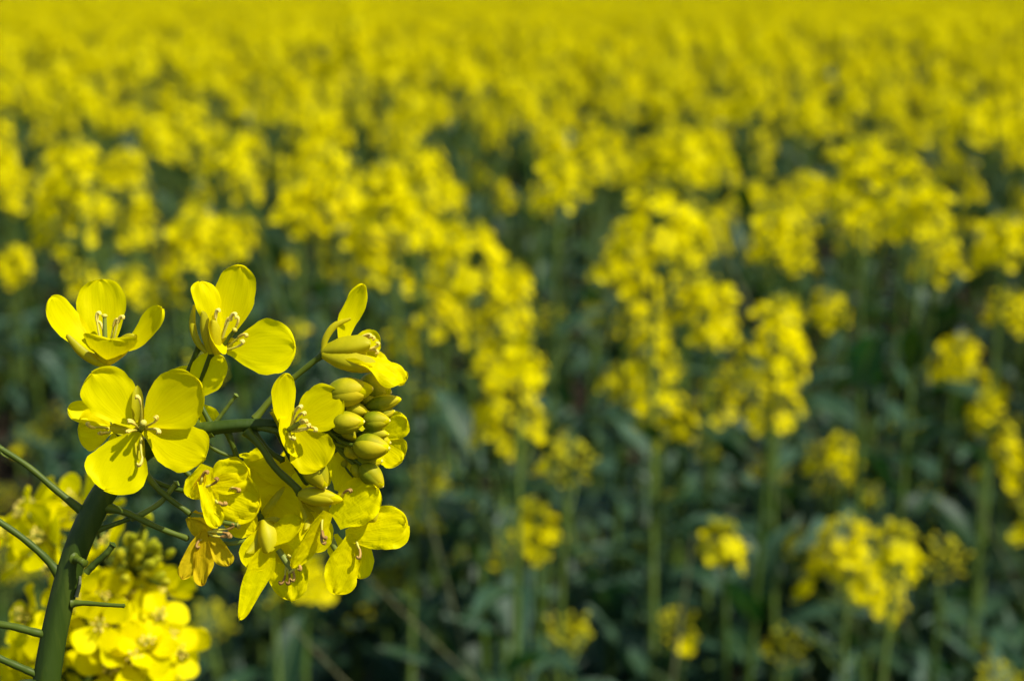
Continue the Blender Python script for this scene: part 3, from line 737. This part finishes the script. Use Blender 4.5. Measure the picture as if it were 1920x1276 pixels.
LEAF_ME = [m.mesh('leaf', ['leaf']) for m in LEAF_MB]

def plan_plant(rng, H, racemes, nleaf, lean=0.05, spread=0.10):
    """where stem, branches, leaves and racemes of one plant go; H = height of the main raceme's foot"""
    stem = MB(); a = rng.uniform(0, 6.28)
    off = np.array([math.cos(a), math.sin(a), 0]) * lean * rng.uniform(.3, 1)
    pts = np.array([[0, 0, -.01], off * .25 + [0, 0, H * .35], off * .7 + [0, 0, H * .72], off + [0, 0, H]])
    tube(stem, pts, [.0058, .0050, .0036, .0019], 6, 12, 0)
    curve = smooth_path(pts, 40); rac = []; at = lambda f: curve[int(np.clip(f, 0, 1) * 39)]
    tz = nrm(curve[-1] - curve[-4])
    rac.append((racemes[0], mat4(frame(tz, rng.uniform(0, 6)), curve[-1])))
    for k, rv in enumerate(racemes[1:]):
        b = a + 1 + k * 2.3 + rng.uniform(-.4, .4); f = rng.uniform(.55, .78); p0 = at(f)
        o = np.array([math.cos(b), math.sin(b), 0]); top = H * rng.uniform(.80, .99)
        p2 = at(1) * .6 + o * spread * rng.uniform(.7, 1.3); p2[2] = max(top, p0[2] + .08)
        tube(stem, [p0, p0 + o * spread * .5 + [0, 0, (p2[2] - p0[2]) * .35], p2], [.0026, .0022, .0016], 5, 8, 0)
        rac.append((rv, mat4(frame(nrm(o * .15 + [0, 0, 1]), rng.uniform(0, 6)), p2)))
    leaves = []
    for k in range(nleaf):
        f = .12 + .76 * (k + rng.uniform(-.3, .3)) / nleaf; b = a + k * 2.4 + rng.uniform(-.4, .4)
        v = int(np.clip(round(4.4 - 4.6 * f + rng.uniform(-.6, .6)), 0, 4)); s = rng.uniform(.8, 1.2)
        Rz = np.array([[math.cos(b), -math.sin(b), 0], [math.sin(b), math.cos(b), 0], [0, 0, 1.0]])
        tl = rng.uniform(-.9, .15); Ry = np.array([[math.cos(tl), 0, math.sin(tl)], [0, 1, 0], [-math.sin(tl), 0, math.cos(tl)]])
        leaves.append((v, mat4(Rz @ Ry, at(f) + np.array([math.cos(b), math.sin(b), 0]) * .002, s)))
    return stem, leaves, rac

NUMW = {1: 'a single', 2: 'two', 3: 'three', 4: 'four'}
def place(plan, x, y, label, group, rz=0.0, detail=True, stem_me=None):
    stem, leaves, rac = plan
    t = thing('rapeseed_plant', (x, y, 0), label, 'plant', group, rz)
    link('stem', stem_me or stem.mesh('stem', ['field_stem']), t)
    for v, m4 in leaves: link('leaf', LEAF_ME[v], t, m4)
    for v, m4 in rac:
        r = link('raceme', RAC[v]['axis'] if detail else RAC[v]['full'], t, m4)
        if detail:
            for k, f4 in RAC[v]['flowers']: link('flower', FL_ME[k], r, f4)
    return t

# --- plants read from the photograph: (px, py) of the raceme's middle, its width in px, raceme kind, own label
HAND = [
    (880, 500, 190, 5, 'upright field rapeseed with the largest bright flower head, near the lone pale stalk'),
    (930, 590, 150, 3, None), (840, 590, 140, 1, None),
    (945, 760, 160, 3, 'field rapeseed with a long drooping flower head beside the pale leaning stalk'),
    (975, 690, 130, 4, None), (1030, 610, 120, 6, None),
    (1225, 430, 190, 5, None), (1175, 500, 150, 0, None), (1290, 450, 130, 0, None), (1200, 590, 120, 1, None), (1225, 660, 120, 7, None),
    (1330, 590, 150, 0, None), (1290, 545, 110, 2, None), (1455, 640, 160, 1, 'field rapeseed carrying a dense tall flower head above dark leaves'), (1450, 750, 150, 0, None),
    (1168, 725, 110, 2, None), (1240, 785, 150, 0, None), (1345, 735, 100, 7, None), (1450, 445, 130, 0, None), (1490, 490, 100, 2, None),
    (1590, 1060, 170, 1, 'short field rapeseed with a round open flower head low over dark soil'), (1680, 1040, 120, 4, 'low field rapeseed head mostly of green buds with few open flowers'),
    (1640, 1110, 130, 2, None),
    (1790, 680, 120, 0, None), (1850, 780, 90, 4, None), (1890, 860, 110, 7, None), (1580, 860, 90, 4, None), (1005, 1000, 120, 4, 'small field rapeseed head of yellow flowers over green unopened buds'),
    (1360, 1030, 110, 4, None), (1010, 1230, 90, 4, None), (1550, 585, 100, 2, None), (1755, 490, 120, 0, None), (1880, 460, 130, 0, None), (1890, 585, 110, 2, None),
    (1730, 400, 140, 0, None), (1620, 340, 150, 1, None), (1705, 340, 100, 7, None), (1650, 420, 110, 0, None), (1600, 400, 110, 2, None),
    (145, 330, 150, 0, None), (110, 400, 140, 3, None), (180, 395, 100, 2, None), (425, 300, 110, 2, None), (350, 470, 140, 0, None), (440, 450, 120, 2, None), (262, 415, 90, 7, None), (370, 420, 100, 2, None),
    (610, 350, 150, 5, None), (560, 400, 130, 0, None), (735, 385, 150, 1, None), (800, 330, 140, 5, None), (660, 420, 130, 0, None), (780, 420, 140, 0, None), (700, 490, 140, 1, None), (830, 450, 120, 2, None),
    (240, 545, 110, 2, None), (560, 640, 90, 2, None), (760, 650, 90, 4, None), (1045, 350, 130, 0, None), (1285, 305, 120, 0, None), (575, 1100, 130, 4, None), (160, 535, 90, 4, None),
    (1180, 1030, 120, 6, None), (1250, 960, 120, 6, None), (1450, 1130, 90, 6, None), (100, 790, 100, 6, None), (1700, 800, 100, 6, None), (310, 560, 90, 4, None), (1110, 600, 100, 6, None)]
LAB1 = 'field rapeseed plant with a single yellow flower head on its stem'
GRP = lambda k: 'field rapeseed plants with %s flower head%s' % (NUMW[k], '' if k == 1 else 's')
SHAPE = {0: 'round', 1: 'tall', 2: 'small', 3: 'long', 4: 'budding', 5: 'broad', 6: 'green', 7: 'slender'}
def HEADS(plan):
    names = [SHAPE[v] for v, _ in plan[2]]
    if len(names) == 1: return 'one %s yellow flower head on an unbranched stem' % names[0]
    return 'a %s yellow head above %s' % (names[0], 'a %s one' % names[1] if len(names) == 2 else ', '.join(names[1:-1]) + ' and ' + names[-1] + ' ones')
taken = []
count = 0
for i, (px, py, wpx, rv, lab) in enumerate(HAND):
    rng = np.random.default_rng(1000 + i)
    d = float(np.clip(RAC[rv]['W'] * (0.98 if rv != 6 else 2.0) * FPX / wpx, .88, 2.6))
    p = unproject(px, py, d); H = p[2] - RAC[rv]['L'] * .55
    if H < .35: H = .35
    plan = plan_plant(rng, H, [rv], int(rng.integers(15, 20)), 0.06)
    top = plan[2][0][1][:3, 3]
    if rv in (4, 6) and lab is None: l, gname = 'field rapeseed plant whose single head is mostly tight green buds', 'field rapeseed plants still in bud'
    else: l, gname = (lab, None) if lab else ('field rapeseed plant with a lone %s yellow head over many leaves' % SHAPE[rv], 'leafy field rapeseed plants with a %s head' % SHAPE[rv])
    place(plan, p[0] - top[0], p[1] - top[1], l, gname)
    taken.append((p[0] - top[0], p[1] - top[1])); count += 1

# --- plants without open heads that fill the rows between: leaves and side shoots
for i in range(62):
    rng = np.random.default_rng(3000 + i)
    d = rng.uniform(1.05, 2.1); x = rng.uniform(-.42, .42) * d
    H = CAMZ - d * rng.uniform(.30, .52); H = max(.35, H)
    plan = plan_plant(rng, H, [6], 19, 0.08)
    place(plan, x, d, 'leafy green rapeseed plant without open flowers, low between the blooming ones', 'leafy rapeseed plants without open flowers')
    taken.append((x, d)); count += 1

# --- blooming plants further in, down to about 300 in all
PLANS = []
for v in range(9):
    rng = np.random.default_rng(2000 + v)
    k = [1, 2, 2, 3, 4, 2, 3, 3, 1][v]
    plan = plan_plant(rng, 1.02, [int(rng.choice([0, 1, 3, 5, 7]))] + [int(rng.choice([0, 2, 2, 4, 7])) for _ in range(k - 1)], 10, 0.07, 0.085)
    PLANS.append((k, plan, plan[0].mesh('stem', ['field_stem'])))
rng = np.random.default_rng(77); tries = 0
FAR0 = 4.7
while count < 300 and tries < 40000:
    tries += 1
    d = math.sqrt(rng.uniform(1.75 ** 2, FAR0 ** 2)); x = rng.uniform(-.40, .40) * d
    if any((x - a) ** 2 + (d - b) ** 2 < .125 ** 2 for a, b in taken): continue
    k, plan, me = PLANS[int(rng.integers(9))]
    patch = math.sin(x * 4.1 + 1.3) * math.sin(d * 3.7 + .4) + .6 * math.sin(x * 9 - d * 5)
    if d < 4 and rng.uniform(0, 1) > .66 + .45 * patch: continue
    hz = rng.normal(.985, .06)
    yp = 638 + FPX * math.tan(math.atan((CAMZ - 1.06 * hz) / d) - PITCH)
    if yp > 400: continue
    kd = 'field rapeseed plant with ' + HEADS(plan)
    t = place(plan, x, d, kd, kd.replace('plant with', 'plants with') + ', in the rows', rng.uniform(0, 6.28), d < 2.3, me)
    t.scale = (1, 1, hz)
    taken.append((x, d)); count += 1

# --- pale dry stalks leaning among the plants
STALK = [((775, 850, 1.0), (815, 1010, 1.02), .0036, 'thick pale stalk leaning beside the long drooping flower head'), ((545, 1170, .8), (660, 1290, .86), .0022, 'pale olive stalk slanting under the sharp flowers'),
         ((1330, 410, 1.5), (1400, 560, 1.5), .0040, 'thin greyish dry stalk leaning between the flower heads'), ((1420, 850, 1.3), (1480, 960, 1.32), .0036, 'short brown dry stalk under the dense tall flower head'),
         ((1300, 1000, 1.1), (1262, 1270, 1.1), .0038, 'upright straw-coloured stalk by a yellow-green head'), ((680, 1070, .9), (800, 1190, .95), .0019, 'slanting green-brown stalk near the sharp hanging petals'),
         ((1810, 890, 1.3), (1870, 1020, 1.32), .0036, 'thin pale stalk leaning under the dark leaves'), ((1480, 1200, 1.2), (1530, 1300, 1.22), .0036, 'brown broken stalk beside the round low flower head')]
for i, (a, b, r, lab) in enumerate(STALK):
    A, B = unproject(*a), unproject(*b); dirn = B - A; k = B[2] / max(.02, -dirn[2])
    G = B + dirn * k; G[2] = 0
    t = thing('dry_stalk', G.tolist(), lab, 'stalk')
    m = MB(); tube(m, [np.zeros(3), (B - G) * .6 + [.004, 0, .006], B - G, A - G], [r * .34, r * .34, r * .30, r * .2], 7, 16)
    link('stalk', m.mesh('stalk', ['straw']), t)

# --- the rest of the field: past the 300 nearest plants, one mass reaching to the horizon
far = bpy.data.collections.new('field_shapes')
for v in range(6):
    k, (stem, leaves, rac), _ = PLANS[[2, 3, 4, 6, 7, 1][v]]
    m = MB().merge(stem, None, {0: 0})
    for lv, m4 in leaves[2:]: m.merge(LEAF_MB[lv], m4, {0: 4})
    for rv, m4 in rac: m.merge(RAC[rv]['mb'], m4)
    far.objects.link(bpy.data.objects.new('field_plant', m.mesh('field_plant', ['pedicel', 'bud', 'field_petal', 'sepal', 'leaf'])))
pts = []
rng = np.random.default_rng(8)
def ring(d0, d1, dens, half):
    nn = int((d1 * d1 - d0 * d0) * half * dens)
    d = np.sqrt(rng.uniform(d0 * d0, d1 * d1, nn)); x = rng.uniform(-half, half, nn) * d
    pts.append(np.column_stack([x, d, np.zeros(nn)]))
ring(FAR0, 12, 30, 1.2); ring(12, 30, 18, .9); ring(30, 140, 2.6, .8)
for sgn in (-1, 1):                                  # flanks just outside the frame
    nn = 760; d = np.sqrt(rng.uniform(1.4 ** 2, FAR0 ** 2, nn)); x = sgn * rng.uniform(.42, 1.25, nn) * d
    pts.append(np.column_stack([x, d, np.zeros(nn)]))
pts = np.concatenate(pts)
me = bpy.data.meshes.new('rapeseed_field'); me.from_pydata(pts.tolist(), [], [])
fo = link('rapeseed_field', me); fo['kind'] = 'stuff'; fo['label'] = 'mass of yellow blooming rapeseed stretching to the horizon'; fo['category'] = 'crop'
ng = bpy.data.node_groups.new('field_scatter', 'GeometryNodeTree')
ng.interface.new_socket('Geometry', in_out='INPUT', socket_type='NodeSocketGeometry')
ng.interface.new_socket('Geometry', in_out='OUTPUT', socket_type='NodeSocketGeometry')
N = ng.nodes; L = ng.links
gi, go = N.new('NodeGroupInput'), N.new('NodeGroupOutput')
ci = N.new('GeometryNodeCollectionInfo'); ci.inputs['Collection'].default_value = far
ci.inputs['Separate Children'].default_value = True; ci.inputs['Reset Children'].default_value = True
ip = N.new('GeometryNodeInstanceOnPoints'); ip.inputs['Pick Instance'].default_value = True
def rv_node(kind, lo, hi, seed):
    r = N.new('FunctionNodeRandomValue'); r.data_type = kind
    ins = [s for s in r.inputs if s.enabled]
    ins[0].default_value = lo; ins[1].default_value = hi
    r.inputs['Seed'].default_value = seed
    return [s for s in r.outputs if s.enabled][0]
L.new(gi.outputs[0], ip.inputs['Points']); L.new(ci.outputs[0], ip.inputs['Instance'])
L.new(rv_node('INT', 0, 5, 1), ip.inputs['Instance Index'])
L.new(rv_node('FLOAT_VECTOR', (-.04, -.04, 0), (.04, .04, 6.28), 2), ip.inputs['Rotation'])
L.new(rv_node('FLOAT_VECTOR', (.95, .95, .86), (1.1, 1.1, 1.10), 3), ip.inputs['Scale'])
L.new(ip.outputs[0], go.inputs[0])
md = fo.modifiers.new('scatter', 'NODES'); md.node_group = ng
print('plants', count, 'tries', tries, 'far', len(pts), 'objects', len(C.objects))
